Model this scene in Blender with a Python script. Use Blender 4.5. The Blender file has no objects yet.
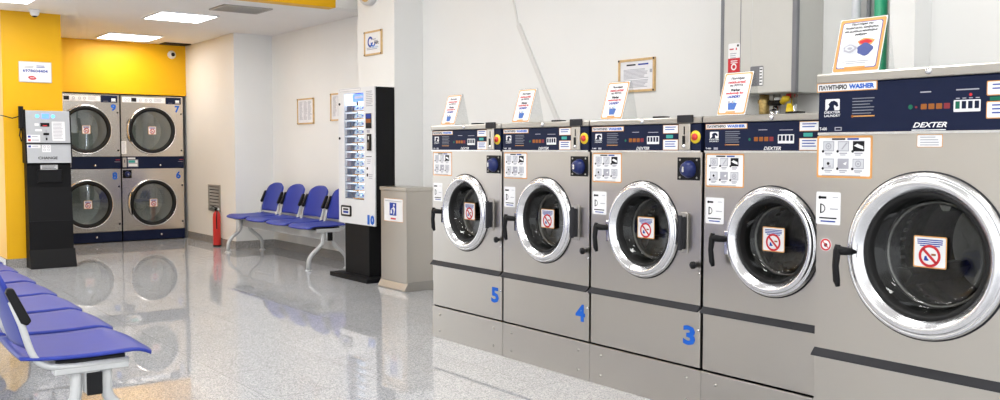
import bpy, math, random
from mathutils import Matrix, Vector
random.seed(7)
S = bpy.context.scene
C = S.collection
PI = math.pi

# ------------------------------------------------------------------ materials
def new_mat(name):
    m = bpy.data.materials.new(name); m.use_nodes = True
    nt = m.node_tree; b = nt.nodes['Principled BSDF']
    return m, nt, b
def mat(name, col, rough=.5, metal=0., spec=.5, var=.04, scale=18, coat=0., bump=0.):
    m, nt, b = new_mat(name)
    tc = nt.nodes.new('ShaderNodeTexCoord'); n = nt.nodes.new('ShaderNodeTexNoise')
    n.inputs['Scale'].default_value = scale; n.inputs['Detail'].default_value = 3
    nt.links.new(tc.outputs['Object'], n.inputs['Vector'])
    r = nt.nodes.new('ShaderNodeValToRGB')
    r.color_ramp.elements[0].position = .3; r.color_ramp.elements[1].position = .7
    r.color_ramp.elements[0].color = [max(0, c*(1-var)) for c in col]+[1]
    r.color_ramp.elements[1].color = [min(1, c*(1+var)) for c in col]+[1]
    nt.links.new(n.outputs['Fac'], r.inputs['Fac']); nt.links.new(r.outputs['Color'], b.inputs['Base Color'])
    b.inputs['Roughness'].default_value = rough; b.inputs['Metallic'].default_value = metal
    b.inputs['Specular IOR Level'].default_value = spec; b.inputs['Coat Weight'].default_value = coat
    if bump:
        bp = nt.nodes.new('ShaderNodeBump'); bp.inputs['Strength'].default_value = bump; bp.inputs['Distance'].default_value = .002
        nt.links.new(n.outputs['Fac'], bp.inputs['Height']); nt.links.new(bp.outputs['Normal'], b.inputs['Normal'])
    return m
def brushed(name, col, rough, stretch=(1, 1, 60), var=.05):
    m, nt, b = new_mat(name)
    tc = nt.nodes.new('ShaderNodeTexCoord'); mp = nt.nodes.new('ShaderNodeMapping')
    mp.inputs['Scale'].default_value = stretch
    n = nt.nodes.new('ShaderNodeTexNoise'); n.inputs['Scale'].default_value = 6; n.inputs['Detail'].default_value = 4
    nt.links.new(tc.outputs['Object'], mp.inputs['Vector']); nt.links.new(mp.outputs['Vector'], n.inputs['Vector'])
    r = nt.nodes.new('ShaderNodeMapRange'); r.inputs['To Min'].default_value = rough*.98; r.inputs['To Max'].default_value = rough*1.03
    nt.links.new(n.outputs['Fac'], r.inputs['Value']); nt.links.new(r.outputs['Result'], b.inputs['Roughness'])
    cr = nt.nodes.new('ShaderNodeValToRGB')
    cr.color_ramp.elements[0].color = [c*(1-var) for c in col]+[1]; cr.color_ramp.elements[1].color = [c*(1+var) for c in col]+[1]
    nt.links.new(n.outputs['Fac'], cr.inputs['Fac']); nt.links.new(cr.outputs['Color'], b.inputs['Base Color'])
    b.inputs['Metallic'].default_value = 1
    return m
def emit(name, col, s):
    m, nt, b = new_mat(name)
    b.inputs['Base Color'].default_value = list(col)+[1]
    b.inputs['Emission Color'].default_value = list(col)+[1]; b.inputs['Emission Strength'].default_value = s
    return m
def thin_glass(name, tint, ior=1.5, rough=.02):
    m, nt, b = new_mat(name); nt.nodes.remove(b)
    out = nt.nodes['Material Output']
    t = nt.nodes.new('ShaderNodeBsdfTransparent'); t.inputs['Color'].default_value = list(tint)+[1]
    g = nt.nodes.new('ShaderNodeBsdfGlossy'); g.inputs['Roughness'].default_value = rough
    f = nt.nodes.new('ShaderNodeFresnel')
    ge = nt.nodes.new('ShaderNodeNewGeometry'); mr = nt.nodes.new('ShaderNodeMapRange')   # same reflection from both sides of the sheet
    mr.inputs['To Min'].default_value = ior; mr.inputs['To Max'].default_value = 1/ior
    nt.links.new(ge.outputs['Backfacing'], mr.inputs['Value']); nt.links.new(mr.outputs['Result'], f.inputs['IOR'])
    mx = nt.nodes.new('ShaderNodeMixShader')
    nt.links.new(f.outputs['Fac'], mx.inputs['Fac']); nt.links.new(t.outputs[0], mx.inputs[1]); nt.links.new(g.outputs[0], mx.inputs[2])
    nt.links.new(mx.outputs[0], out.inputs['Surface'])
    return m
def granite(name):
    m, nt, b = new_mat(name)
    tc = nt.nodes.new('ShaderNodeTexCoord')
    v = nt.nodes.new('ShaderNodeTexVoronoi'); v.inputs['Scale'].default_value = 230
    n = nt.nodes.new('ShaderNodeTexNoise'); n.inputs['Scale'].default_value = 75; n.inputs['Detail'].default_value = 6; n.inputs['Roughness'].default_value = .7
    n2 = nt.nodes.new('ShaderNodeTexNoise'); n2.inputs['Scale'].default_value = 1.6
    for x in (v, n, n2): nt.links.new(tc.outputs['Object'], x.inputs['Vector'])
    sep = nt.nodes.new('ShaderNodeSeparateColor'); nt.links.new(v.outputs['Color'], sep.inputs['Color'])
    a = nt.nodes.new('ShaderNodeMath'); a.operation = 'MULTIPLY_ADD'; a.inputs[1].default_value = .45
    nt.links.new(sep.outputs[0], a.inputs[0]); 
    h = nt.nodes.new('ShaderNodeMath'); h.operation = 'MULTIPLY'; h.inputs[1].default_value = .62
    nt.links.new(n.outputs['Fac'], h.inputs[0]); nt.links.new(h.outputs[0], a.inputs[2])
    cr = nt.nodes.new('ShaderNodeValToRGB'); e = cr.color_ramp.elements
    e[0].position = .26; e[0].color = (.23, .238, .255, 1); e[1].position = .86; e[1].color = (.72, .73, .75, 1)
    k = e.new(.5); k.color = (.43, .438, .455, 1)
    nt.links.new(a.outputs[0], cr.inputs['Fac'])
    br = nt.nodes.new('ShaderNodeTexBrick'); br.offset = 0
    br.inputs['Scale'].default_value = 1; br.inputs['Brick Width'].default_value = .6; br.inputs['Row Height'].default_value = .6
    br.inputs['Mortar Size'].default_value = .0018; br.inputs['Mortar Smooth'].default_value = .2
    br.inputs['Color1'].default_value = (1, 1, 1, 1); br.inputs['Color2'].default_value = (.94, .94, .94, 1); br.inputs['Mortar'].default_value = (.62, .61, .6, 1)
    nt.links.new(tc.outputs['Object'], br.inputs['Vector'])
    mx = nt.nodes.new('ShaderNodeMix'); mx.data_type = 'RGBA'; mx.blend_type = 'MULTIPLY'; mx.inputs['Factor'].default_value = 1
    nt.links.new(cr.outputs['Color'], mx.inputs['A']); nt.links.new(br.outputs['Color'], mx.inputs['B'])
    nt.links.new(mx.outputs['Result'], b.inputs['Base Color'])
    b.inputs['Roughness'].default_value = .01; b.inputs['IOR'].default_value = 1.55
    return m

M = {}
M['steel'] = brushed('brushed_steel', (.575, .545, .50), .28, (60, 60, 1.2), .005)
M['steel_dim'] = brushed('dull_steel', (.46, .44, .41), .40)
M['steel_smooth'] = brushed('dryer_steel', (.66, .61, .55), .22)
M['chrome'] = mat('chrome', (.78, .78, .795), .22, 1, var=.01)
M['chrome_soft'] = mat('satin_chrome', (.78, .78, .79), .2, 1, var=.01)
M['rubber'] = mat('black_rubber', (.012, .012, .012), .5, spec=.25)
M['black'] = mat('black_plastic', (.008, .008, .009), .4, spec=.2)
M['black_matte'] = mat('black_powder_coat', (.008, .008, .009), .5, spec=.15, bump=.1, scale=200)
M['darkgap'] = mat('dark_gap_shade', (.015, .015, .015), .6, spec=.1)  # near-black stands for the shade in gaps and recesses
M['ledge'] = mat('dark_grey_ledge', (.028, .028, .032), .55, spec=.15)
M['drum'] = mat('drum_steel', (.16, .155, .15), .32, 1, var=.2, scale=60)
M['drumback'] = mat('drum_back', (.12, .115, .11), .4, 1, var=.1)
M['navy'] = mat('navy_panel', (.009, .014, .042), .45, spec=.13)
M['white'] = mat('white_vinyl', (.82, .82, .83), .45, var=.01)
M['offwhite'] = mat('paper', (.82, .82, .85), .5, var=.02)
M['wall'] = mat('white_wall_paint', (.81, .808, .79), .55, var=.008, scale=3)
M['ceil'] = mat('ceiling_paint', (.86, .84, .81), .6, var=.01, scale=3)
M['yellow'] = mat('yellow_paint', (.80, .43, .0), .45, spec=.35, var=.012, scale=3)
M['blue'] = mat('blue_seat_plastic', (.026, .047, .33), .42, spec=.3, var=.03)
M['greytube'] = mat('light_grey_powder_coat', (.56, .57, .57), .32, var=.02)
M['shell'] = mat('light_grey_plastic', (.62, .62, .62), .45, var=.02)
M['blueprint'] = mat('blue_print', (.012, .12, .56), .45, spec=.2)
M['bluetext'] = mat('dark_blue_print', (.02, .055, .34), .45, spec=.2)
M['blacktext'] = mat('black_print', (.012, .012, .015), .5, spec=.15)
M['greytext'] = mat('grey_print', (.38, .38, .43), .5)
M['redtext'] = mat('red_print', (.58, .035, .045), .45, spec=.2)
M['orange'] = mat('orange_print', (.72, .36, .12), .45, spec=.2)
M['amber'] = mat('amber_button', (.30, .10, .02), .45, spec=.2)
M['green'] = mat('green_button', (.01, .14, .08), .45, spec=.2)
M['teal'] = emit('teal_display', (.03, .28, .25), .25)
M['red'] = mat('red_paint', (.62, .03, .025), .3)
M['yel'] = mat('yellow_plastic', (.85, .60, .02), .35)
M['dialblue'] = mat('navy_knob', (.010, .020, .11), .3, spec=.4)
M['glass'] = thin_glass('door_glass', (.80, .82, .80), 1.5)
M['dryglass'] = thin_glass('dryer_glass', (.66, .71, .69), 2.5)
M['showglass'] = thin_glass('display_glass', (.96, .97, .98), 1.35)
M['acrylic'] = thin_glass('acrylic', (.93, .94, .94), 1.35)
M['floor'] = granite('polished_granite_tile')
M['skirt'] = mat('grey_granite_skirting', (.30, .29, .28), .2, var=.35, scale=90)
M['silver'] = mat('silver_paint', (.46, .475, .50), .4, .0, var=.02)
M['cabwhite'] = mat('white_cabinet_paint', (.76, .77, .79), .35, var=.01)
M['heater'] = mat('beige_grey_enamel', (.55, .54, .505), .4, var=.01)
M['heatdark'] = mat('grey_trim', (.19, .19, .205), .5, spec=.3)
M['wood'] = mat('pale_wood', (.66, .44, .20), .5, var=.12, scale=40)
M['brass'] = mat('brass', (.50, .36, .14), .4, .8, var=.3, scale=70)
M['pipegrey'] = mat('grey_pipe', (.60, .61, .64), .4)
M['pipegreen'] = mat('green_pipe', (.02, .36, .18), .35)
M['tan'] = mat('tan_cone', (.60, .38, .12), .55)
M['panel'] = emit('led_panel_far', (1, .975, .94), 13)
M['panelb'] = emit('led_panel_near', (1, .985, .965), 15)
M['boxlight'] = emit('vending_light', (.85, .93, 1), 3.2)
M['packblue'] = mat('pale_blue_packet', (.50, .72, .92), .4)
M['packwhite'] = mat('white_packet', (.80, .84, .90), .4)
M['packdark'] = mat('slate_box', (.09, .15, .26), .4)
M['packmauve'] = mat('mauve_box', (.30, .30, .40), .4)
M['steel_cap'] = brushed('cap_steel', (.45, .43, .395), .34)
M['dryback'] = mat('dryer_drum', (.42, .43, .41), .35, .8, var=.12, scale=60)
M['tubefill'] = emit('vending_fill_light', (.85, .93, 1), 14)  # glow of the added fill strip inside the vending machine
M['trunk'] = mat('trunking_plastic', (.70, .695, .67), .5, var=.01)
M['slate'] = mat('slate_blue_print', (.06, .085, .27), .5)
M['dimtext'] = mat('dim_print', (.20, .21, .25), .5, spec=.2)
M['slateblue'] = mat('mid_blue_print', (.05, .14, .45), .5)
M['btnred'] = mat('dull_red_button', (.22, .03, .04), .45, spec=.2)
M['clear'] = thin_glass('clear', (1, 1, 1), 1.02)
M['screenblue'] = emit('lit_blue_screen', (.08, .20, .95), 1.6)
M['btnblue'] = emit('lit_cyan_button', (.12, .55, .95), 1.0)

# ------------------------------------------------------------------ text cache
_tc = {}
def text_geo(body, bold=0., shear=0.):
    k = (body, bold, shear)
    if k in _tc: return _tc[k]
    cu = bpy.data.curves.new('txt', 'FONT'); cu.body = body; cu.resolution_u = 2
    cu.offset = bold; cu.shear = shear
    o = bpy.data.objects.new('txt', cu); C.objects.link(o)
    dg = bpy.context.evaluated_depsgraph_get(); ev = o.evaluated_get(dg); me = ev.to_mesh()
    vs = [(v.co.x, v.co.y) for v in me.vertices]; fs = [tuple(p.vertices) for p in me.polygons]
    ev.to_mesh_clear(); bpy.data.objects.remove(o); bpy.data.curves.remove(cu)
    if vs:
        x0 = min(v[0] for v in vs); x1 = max(v[0] for v in vs); y0 = min(v[1] for v in vs); y1 = max(v[1] for v in vs)
    else: x0 = y0 = 0; x1 = y1 = 1
    _tc[k] = (vs, fs, x0, x1, y0, y1); return _tc[k]

# ------------------------------------------------------------------ mesh builder
def arc(cx, cz, r, a0, a1, n): return [(cx+r*math.cos(a0+(a1-a0)*i/n), cz+r*math.sin(a0+(a1-a0)*i/n)) for i in range(n+1)]
def rrect(x0, x1, z0, z1, r, n=5):
    if r <= 0: return [(x0, z0), (x1, z0), (x1, z1), (x0, z1)]
    return arc(x0+r, z0+r, r, PI, 1.5*PI, n)+arc(x1-r, z0+r, r, 1.5*PI, 2*PI, n)+arc(x1-r, z1-r, r, 0, .5*PI, n)+arc(x0+r, z1-r, r, .5*PI, PI, n)
class MB:
    def __init__(s, off=(0, 0, 0)):
        s.v = []; s.f = []; s.m = []; s.sm = []; s.mats = []; s.off = Vector(off); s.X = None
    def mi(s, m):
        m = M[m] if isinstance(m, str) else m
        if m not in s.mats: s.mats.append(m)
        return s.mats.index(m)
    def add(s, vs, fs, m, smooth=False):
        b = len(s.v); i = s.mi(m)
        for p in vs:
            p = Vector(p)
            if s.X is not None: p = s.X @ p
            s.v.append(p+s.off)
        for f in fs: s.f.append([b+k for k in f]); s.m.append(i); s.sm.append(smooth)
        return s
    def box(s, x0, x1, y0, y1, z0, z1, m):
        v = [(x0, y0, z0), (x1, y0, z0), (x1, y1, z0), (x0, y1, z0), (x0, y0, z1), (x1, y0, z1), (x1, y1, z1), (x0, y1, z1)]
        return s.add(v, [(0, 3, 2, 1), (4, 5, 6, 7), (0, 1, 5, 4), (1, 2, 6, 5), (2, 3, 7, 6), (3, 0, 4, 7)], m)
    def prism_y(s, pts, y0, y1, m, smooth=False):        # outline in xz (ccw seen from -y), y0 = front
        n = len(pts)
        v = [(p[0], y0, p[1]) for p in pts]+[(p[0], y1, p[1]) for p in pts]
        return s.add(v, [tuple(range(n)), tuple(range(2*n-1, n-1, -1))]+[(i, n+i, n+(i+1) % n, (i+1) % n) for i in range(n)], m, smooth)
    def prism_x(s, pts, x0, x1, m, smooth=False):        # outline in yz
        n = len(pts)
        v = [(x0, p[0], p[1]) for p in pts]+[(x1, p[0], p[1]) for p in pts]
        return s.add(v, [tuple(range(n-1, -1, -1)), tuple(range(n, 2*n))]+[(i, (i+1) % n, n+(i+1) % n, n+i) for i in range(n)], m, smooth)
    def prism_z(s, pts, z0, z1, m, smooth=False):
        n = len(pts)
        v = [(p[0], p[1], z0) for p in pts]+[(p[0], p[1], z1) for p in pts]
        return s.add(v, [tuple(range(n-1, -1, -1)), tuple(range(n, 2*n))]+[(i, (i+1) % n, n+(i+1) % n, n+i) for i in range(n)], m, smooth)
    def P(s, x0, x1, z0, z1, yf, m, r=0, t=.0006):       # thin applied rectangle, front at yf
        return s.prism_y(rrect(x0, x1, z0, z1, r), yf, yf+t, m)
    def disc(s, cx, cz, r, yf, m, t=.0006, n=24): return s.prism_y(arc(cx, cz, r, 0, 2*PI, n)[:-1], yf, yf+t, m)
    def ring(s, cx, cz, r0, r1, yf, m, n=32, a0=0, a1=2*PI):
        o = arc(cx, cz, r1, a0, a1, n); i = arc(cx, cz, r0, a0, a1, n); k = n+1
        return s.add([(p[0], yf, p[1]) for p in o]+[(p[0], yf, p[1]) for p in i], [(j, j+1, k+j+1, k+j) for j in range(n)], m)
    def lathe_y(s, cx, cz, prof, m, n=72, smooth=True):  # prof [(r, y)]
        v = []; f = []; K = len(prof)
        for i in range(n):
            a = 2*PI*i/n
            for r, y in prof: v.append((cx+r*math.cos(a), y, cz+r*math.sin(a)))
        for i in range(n):
            j = (i+1) % n
            for k in range(K-1): f.append((i*K+k, j*K+k, j*K+k+1, i*K+k+1))
        return s.add(v, f, m, smooth)
    def lathe_z(s, cx, cy, prof, m, n=28, smooth=True):  # prof [(r, z)]
        v = []; f = []; K = len(prof)
        for i in range(n):
            a = 2*PI*i/n
            for r, z in prof: v.append((cx+r*math.cos(a), cy+r*math.sin(a), z))
        for i in range(n):
            j = (i+1) % n
            for k in range(K-1): f.append((i*K+k, j*K+k, j*K+k+1, i*K+k+1))
        return s.add(v, f, m, smooth)
    def tube(s, path, r, m, n=12, flat=1.):
        path = [Vector(p) for p in path]; v = []; f = []
        up = Vector((0, 0, 1)); prev = None
        for i, p in enumerate(path):
            d = (path[min(i+1, len(path)-1)]-path[max(i-1, 0)]).normalized()
            if prev is None:
                a = d.cross(up)
                if a.length < .05: a = d.cross(Vector((1, 0, 0)))
            else: a = prev-d*prev.dot(d)
            a.normalize(); b = d.cross(a); prev = a
            rr = r[i] if isinstance(r, (list, tuple)) else r
            for k in range(n):
                t = 2*PI*k/n; v.append(p+a*rr*math.cos(t)+b*rr*flat*math.sin(t))
        for i in range(len(path)-1):
            for k in range(n):
                f.append((i*n+k, i*n+(k+1) % n, (i+1)*n+(k+1) % n, (i+1)*n+k))
        f.append(tuple(range(n-1, -1, -1))); f.append(tuple(range((len(path)-1)*n, len(path)*n)))
        return s.add(v, f, m, True)
    def hole_plate(s, x0, x1, z0, z1, cx, cz, r, y, m, n=72):
        an = [2*PI*i/n for i in range(n)]+[math.atan2(z-cz, x-cx) % (2*PI) for x in (x0, x1) for z in (z0, z1)]
        an = sorted(set(round(a, 6) for a in an)); v = []; f = []
        for a in an:
            c, q = math.cos(a), math.sin(a)
            t = min(((x1-cx)/c if c > 1e-9 else (x0-cx)/c if c < -1e-9 else 1e9), ((z1-cz)/q if q > 1e-9 else (z0-cz)/q if q < -1e-9 else 1e9))
            v += [(cx+r*c, y, cz+r*q), (cx+t*c, y, cz+t*q)]
        N = len(an)
        for i in range(N):
            j = (i+1) % N; f.append((2*i, 2*i+1, 2*j+1, 2*j))
        return s.add(v, f, m)
    def text(s, body, x0, x1, z0, z1, yf, m, bold=.012, shear=0., fit=True):   # fits the writing in the rectangle
        vs, fs, a, b, c, d = text_geo(body, bold, shear)
        sx = (x1-x0)/max(b-a, 1e-6); sz = (z1-z0)/max(d-c, 1e-6)
        return s.add([(x0+(p[0]-a)*sx, yf, z0+(p[1]-c)*sz) for p in vs], fs, m)
    def lines(s, x0, x1, z1, n, pitch, h, yf, m, ragged=.25):   # rows of print too small to read
        for i in range(n):
            w = (x1-x0)*(1-ragged*random.random()); s.P(x0, x0+w, z1-i*pitch-h, z1-i*pitch, yf, m)
        return s
    def build(s, name, parent=None, bevel=0., label=None):
        me = bpy.data.meshes.new(name); me.from_pydata([tuple(p) for p in s.v], [], s.f)
        for m in s.mats: me.materials.append(m)
        for p, i, q in zip(me.polygons, s.m, s.sm): p.material_index = i; p.use_smooth = q
        me.update()
        o = bpy.data.objects.new(name, me); C.objects.link(o)
        if parent is not None: o.parent = parent
        if bevel:
            b = o.modifiers.new('edge', 'BEVEL'); b.width = bevel; b.segments = 2; b.limit_method = 'ANGLE'; b.angle_limit = math.radians(50)
        if label: o['label'] = label
        return o

def tag(o, label, cat, group=None):
    o['label'] = label; o['category'] = cat
    if group: o['group'] = group
    return o
def thing(name, label, cat, loc, rotz=0., group=None):
    o = bpy.data.objects.new(name, None); C.objects.link(o); o.empty_display_size = .1
    o.location = loc; o.rotation_euler = (0, 0, rotz); return tag(o, label, cat, group)
def struct(name, mb, bevel=0.):
    o = mb.build(name, None, bevel); o['kind'] = 'structure'; return o
def copy_tree(o, parent=None):
    c = o.copy(); C.objects.link(c)
    if parent is not None: c.parent = parent
    for ch in [q for q in bpy.data.objects if q.parent == o]: copy_tree(ch, c)
    return c
R90 = -PI/2     # fronts that face the aisle (towards -X)

# ------------------------------------------------------------------ the room
CZ, HZ = 2.57, 3.2          # lowered ceiling at the back, high ceiling at the front
struct('floor', MB().box(-3.2, 5.0, -2.6, 13.6, -.1, 0, 'floor'))
struct('ceiling', MB().box(-3.2, 5.0, -2.6, 8.25, HZ, HZ+.1, 'ceil').box(-3.2, 5.0, 8.4, 13.6, CZ, CZ+.1, 'ceil')
       .box(4.27, 5.0, 8.25, 8.4, CZ, HZ, 'wall'))
struct('trim_1', MB().box(-3.2, 4.27, 8.25, 8.4, CZ, HZ+.02, 'yellow'))
struct('wall_right', MB().box(4.66, 4.9, -2.6, 7.3, 0, HZ, 'wall'))
struct('wall_right_pilaster', MB().box(4.5, 4.66, 2.49, 2.625, 0, HZ, 'wall'))
struct('wall_right_alcove', MB().box(4.70, 4.9, 7.98, 10.75, 0, HZ, 'wall'))
struct('wall_right_pier', MB().box(4.36, 4.9, 7.3, 7.98, 0, HZ, 'wall'))
struct('wall_right_corner_pier', MB().box(4.22, 4.9, 10.75, 11.2, 0, CZ+.05, 'wall'))
struct('wall_right_rear', MB().box(4.25, 4.9, 11.2, 13.6, 0, CZ+.05, 'wall'))
struct('wall_back', MB().box(1.68, 4.25, 12.52, 12.62, 1.905, CZ+.05, 'yellow').box(1.68, 4.25, 13.5, 13.6, 0, CZ+.05, 'wall'))
struct('wall_left_partition', MB().box(1.705, 2.255, 10.40, 12.52, .09, CZ+.05, 'yellow').box(1.705, 2.255, 12.52, 13.6, 0, CZ+.05, 'yellow').box(1.715, 2.245, 10.41, 12.5, 0, .09, 'yellow'))
struct('wall_left', MB().box(-3.2, -3.0, 3.0, 13.6, 0, HZ, 'wall'))
bs = MB()
for a in ((4.238, 4.25, 11.2, 12.52), (4.208, 4.22, 10.738, 11.2), (4.22, 4.70, 10.738, 10.75), (4.688, 4.70, 7.98, 10.738)): bs.box(a[0], a[1], a[2], a[3], 0, .095, 'skirt')
struct('baseboard_right', bs)
struct('baseboard_left', MB().box(1.695, 2.265, 10.388, 10.40, 0, .09, 'skirt').box(1.693, 1.705, 10.388, 12.5, 0, .09, 'skirt'))

# ------------------------------------------------------------------ ceiling lights and vents
def ceiling_light(x, y, z, label, m, w=.6, d=.6):
    t = thing('ceiling_light', label, 'ceiling light', (x, y, z), 0, 'square LED ceiling panels')
    f = MB()
    for a in ((-w/2-.02, w/2+.02, -d/2-.02, -d/2), (-w/2-.02, w/2+.02, d/2, d/2+.02), (-w/2-.02, -w/2, -d/2, d/2), (w/2, w/2+.02, -d/2, d/2)):
        f.box(a[0], a[1], a[2], a[3], -.012, 0, 'white')
    f.build('frame', t); MB().box(-w/2, w/2, -d/2, d/2, -.008, 0, m).build('diffuser', t)
    return t
ceiling_light(3.28, 9.80, CZ, 'lit white ceiling panel nearest the grey ceiling grille', 'panel', .56)
ceiling_light(3.36, 11.93, CZ, 'lit white ceiling panel closest to the yellow back wall', 'panel')
ceiling_light(1.53, 9.45, CZ, 'lit white ceiling panel cut off by the top left corner', 'panel')
for y in (9.45, 12.0):  # added out of view to brighten what the washer steel reflects
    for x in (-.3, -2.1): ceiling_light(x, y, CZ, 'added unseen ceiling panel lighting the area left of the yellow column', 'panel')
for y in (.2, 2.6, 5.0, 7.2):
    for x in (-1.8, .4, 2.6):
        ceiling_light(x, y, HZ, 'lit white ceiling panel on the high ceiling over the aisle', 'panelb')
t = thing('ceiling_grille', 'grey rectangular air grille flush in the white ceiling', 'vent', (3.565, 8.88, CZ))
f = MB()
for a in ((-.245, .245, -.2, -.17), (-.245, .245, .17, .2), (-.245, -.215, -.17, .17), (.215, .245, -.17, .17)): f.box(a[0], a[1], a[2], a[3], -.012, 0, 'steel_dim')
f.build('frame', t)
g = MB().box(-.215, .215, -.17, .17, -.003, 0, 'ledge')
for i in range(11): g.box(-.215, .215, -.165+i*.031, -.150+i*.031, -.010, -.003, 'steel_dim')
g.build('slats', t)
t = thing('ceiling_vent', 'small dark vent slot in the ceiling against the yellow back wall', 'vent', (4.06, 12.34, CZ))
MB().box(-.17, .17, -.11, .11, -.012, 0, 'ledge').build('frame', t)
g = MB()
for i in range(5): g.box(-.15, .15, -.095+i*.04, -.07+i*.04, -.016, -.012, 'black')
g.build('slats', t)

# ------------------------------------------------------------------ dome cameras
def camera_dome(loc, rot, label):
    t = thing('security_camera', label, 'camera', loc, 0, 'white dome security cameras'); t.rotation_euler = rot; t.scale = (.72, .72, .72)
    MB().lathe_z(0, 0, [(.0, 0), (.075, 0), (.075, -.02), (.068, -.03), (.06, -.03)], 'white').build('base', t)
    MB().lathe_z(0, 0, [(.06, -.03), (.06, -.055), (.05, -.075), (.035, -.088)], 'white').build('housing', t)
    MB().lathe_z(0, 0, [(.036, -.086), (.03, -.098), (.015, -.105), (0.0001, -.107)], 'black').build('lens', t)
camera_dome((1.975, 10.20, CZ+.003), (0, 0, 0), 'white dome camera on the ceiling above the yellow column')
camera_dome((4.065, 12.521, 2.44), (math.radians(-90), 0, 0), 'white dome camera on the yellow wall over the dryers')

# ------------------------------------------------------------------ washers
def pictogram(mb, x, z, w, h, y, kind):
    mb.P(x, x+w, z, z+h, y, 'greytext' if kind != 2 else 'blacktext')
    if kind != 2: mb.P(x+.003, x+w-.003, z+.003, z+h-.003, y-.0005, 'pipegrey' if kind != 4 else 'greytext')
    cx, cz, r = x+w/2, z+h/2, min(w, h)*.3
    if kind in (0, 5): mb.ring(cx, cz, r*.75, r*1.1, y-.001, 'greytext'); mb.disc(cx, cz, r*.4, y-.001, 'greytext', .0004)
    if kind == 1: mb.add([(x+w*.3, y-.001, z+h*.2), (x+w*.45, y-.001, z+h*.2), (x+w*.9, y-.001, z+h*.85), (x+w*.75, y-.001, z+h*.85)], [(0, 1, 2, 3)], 'greytext')
    if kind == 2: mb.add([(x+w*.1, y-.001, z+h*.55), (x+w*.5, y-.001, z+h*.35), (x+w*.95, y-.001, z+h*.2), (x+w*.9, y-.001, z+h*.5), (x+w*.4, y-.001, z+h*.75)], [(0, 1, 2, 3, 4)], 'white')
    if kind == 3: mb.disc(cx, cz, r*.5, y-.001, 'blacktext', .0004); mb.P(cx, cx+r, cz-r*1.2, cz-r*.6, y-.001, 'greytext')
    if kind == 4: mb.add([(x+w*.5, y-.001, z+h*.5), (x+w*.75, y-.001, z+h*.35), (x+w*.85, y-.001, z+h*.7)], [(0, 1, 2)], 'white')
    mb.disc(x, z, .005, y-.0012, 'blacktext', .0004, 10)
def instruction_sheet(mb, x0, x1, z0, z1, y, border=.006):
    mb.P(x0, x1, z0, z1, y, 'orange', .006); mb.P(x0+border, x1-border, z0+border, z1-border, y-.0006, 'white', .004)
    w = x1-x0; h = z1-z0
    mb.P(x0+w*.28, x0+w*.52, z1-h*.10, z1-h*.06, y-.0012, 'blacktext'); mb.P(x0+w*.56, x0+w*.76, z1-h*.10, z1-h*.06, y-.0012, 'bluetext')
    k = 0
    for r in range(2):
        for c in range(3):
            pictogram(mb, x0+w*(.12+.27*c), z1-h*(.37+.41*r), w*.20, h*.24, y-.0012, k); k += 1
            mb.P(x0+w*(.15+.27*c), x0+w*(.29+.27*c), z1-h*(.43+.41*r), z1-h*(.40+.41*r), y-.0012, 'greytext')
            mb.P(x0+w*(.16+.27*c), x0+w*(.26+.27*c), z1-h*(.465+.41*r), z1-h*(.445+.41*r), y-.0012, 'greytext')
    mb.P(x0+w*.1, x0+w*.8, z0+h*.05, z0+h*.07, y-.0012, 'greytext')
def handle_sticker(mb, x0, x1, z0, z1, y):
    mb.P(x0, x1, z0, z1, y, 'white', .006); w = x1-x0; h = z1-z0
    mb.P(x0+w*.13, x0+w*.42, z1-h*.21, z1-h*.14, y-.0006, 'blacktext'); mb.disc(x0+w*.15, z1-h*.175, h*.05, y-.0006, 'blacktext', .0004, 10)
    mb.P(x0+w*.68, x0+w*.9, z1-h*.17, z1-h*.15, y-.0006, 'greytext')
    mb.P(x0+w*.17, x0+w*.22, z0+h*.34, z0+h*.64, y-.0006, 'blacktext'); mb.ring(x0+w*.22, z0+h*.49, h*.11, h*.14, y-.0006, 'blacktext', 12, -PI/2, PI/2)
    mb.P(x0+w*.58, x0+w*.9, z0+h*.47, z0+h*.50, y-.0006, 'greytext')
    mb.P(x0+w*.14, x0+w*.85, z0+h*.18, z0+h*.22, y-.0006, 'blacktext'); mb.P(x0+w*.2, x0+w*.8, z0+h*.08, z0+h*.12, y-.0006, 'bluetext')
def no_sticker(mb, x0, x1, z0, z1, y):
    w = x1-x0; h = z1-z0
    mb.P(x0, x1, z0, z1, y, 'orange', .006); mb.P(x0+.004, x1-.004, z0+.004, z1-.004, y-.0006, 'white', .004)
    for i in range(4):
        q = .06 + (.14 if i == 3 else .03*i*.3)
        mb.P(x0+w*(.08+q*.6), x1-w*(.08+q*.6), z1-h*(.10+.062*i)-h*.035, z1-h*(.10+.062*i), y-.0012, 'bluetext')
    cx = (x0+x1)/2; cz = z0+h*.38; r = w*.33
    mb.add([(cx-r*.52, y-.0012, cz-r*.42), (cx-r*.2, y-.0012, cz-r*.45), (cx-r*.05, y-.0012, cz-r*.38), (cx-r*.22, y-.0012, cz-r*.2), (cx-r*.3, y-.0012, cz+r*.02), (cx-r*.46, y-.0012, cz-r*.05)], [tuple(range(6))], 'bluetext')
    mb.P(cx+r*.15, cx+r*.55, cz+r*.05, cz+r*.22, y-.0012, 'amber')
    mb.ring(cx, cz, r*.76, r, y-.0018, 'redtext')
    d = r*.86; q = r*.12
    mb.add([(cx-d*.707-q*.7, y-.0018, cz+d*.707-q*.7), (cx+d*.707-q*.7, y-.0018, cz-d*.707-q*.7), (cx+d*.707+q*.7, y-.0018, cz-d*.707+q*.7), (cx-d*.707+q*.7, y-.0018, cz+d*.707+q*.7)], [(0, 1, 2, 3)], 'redtext')
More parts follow.
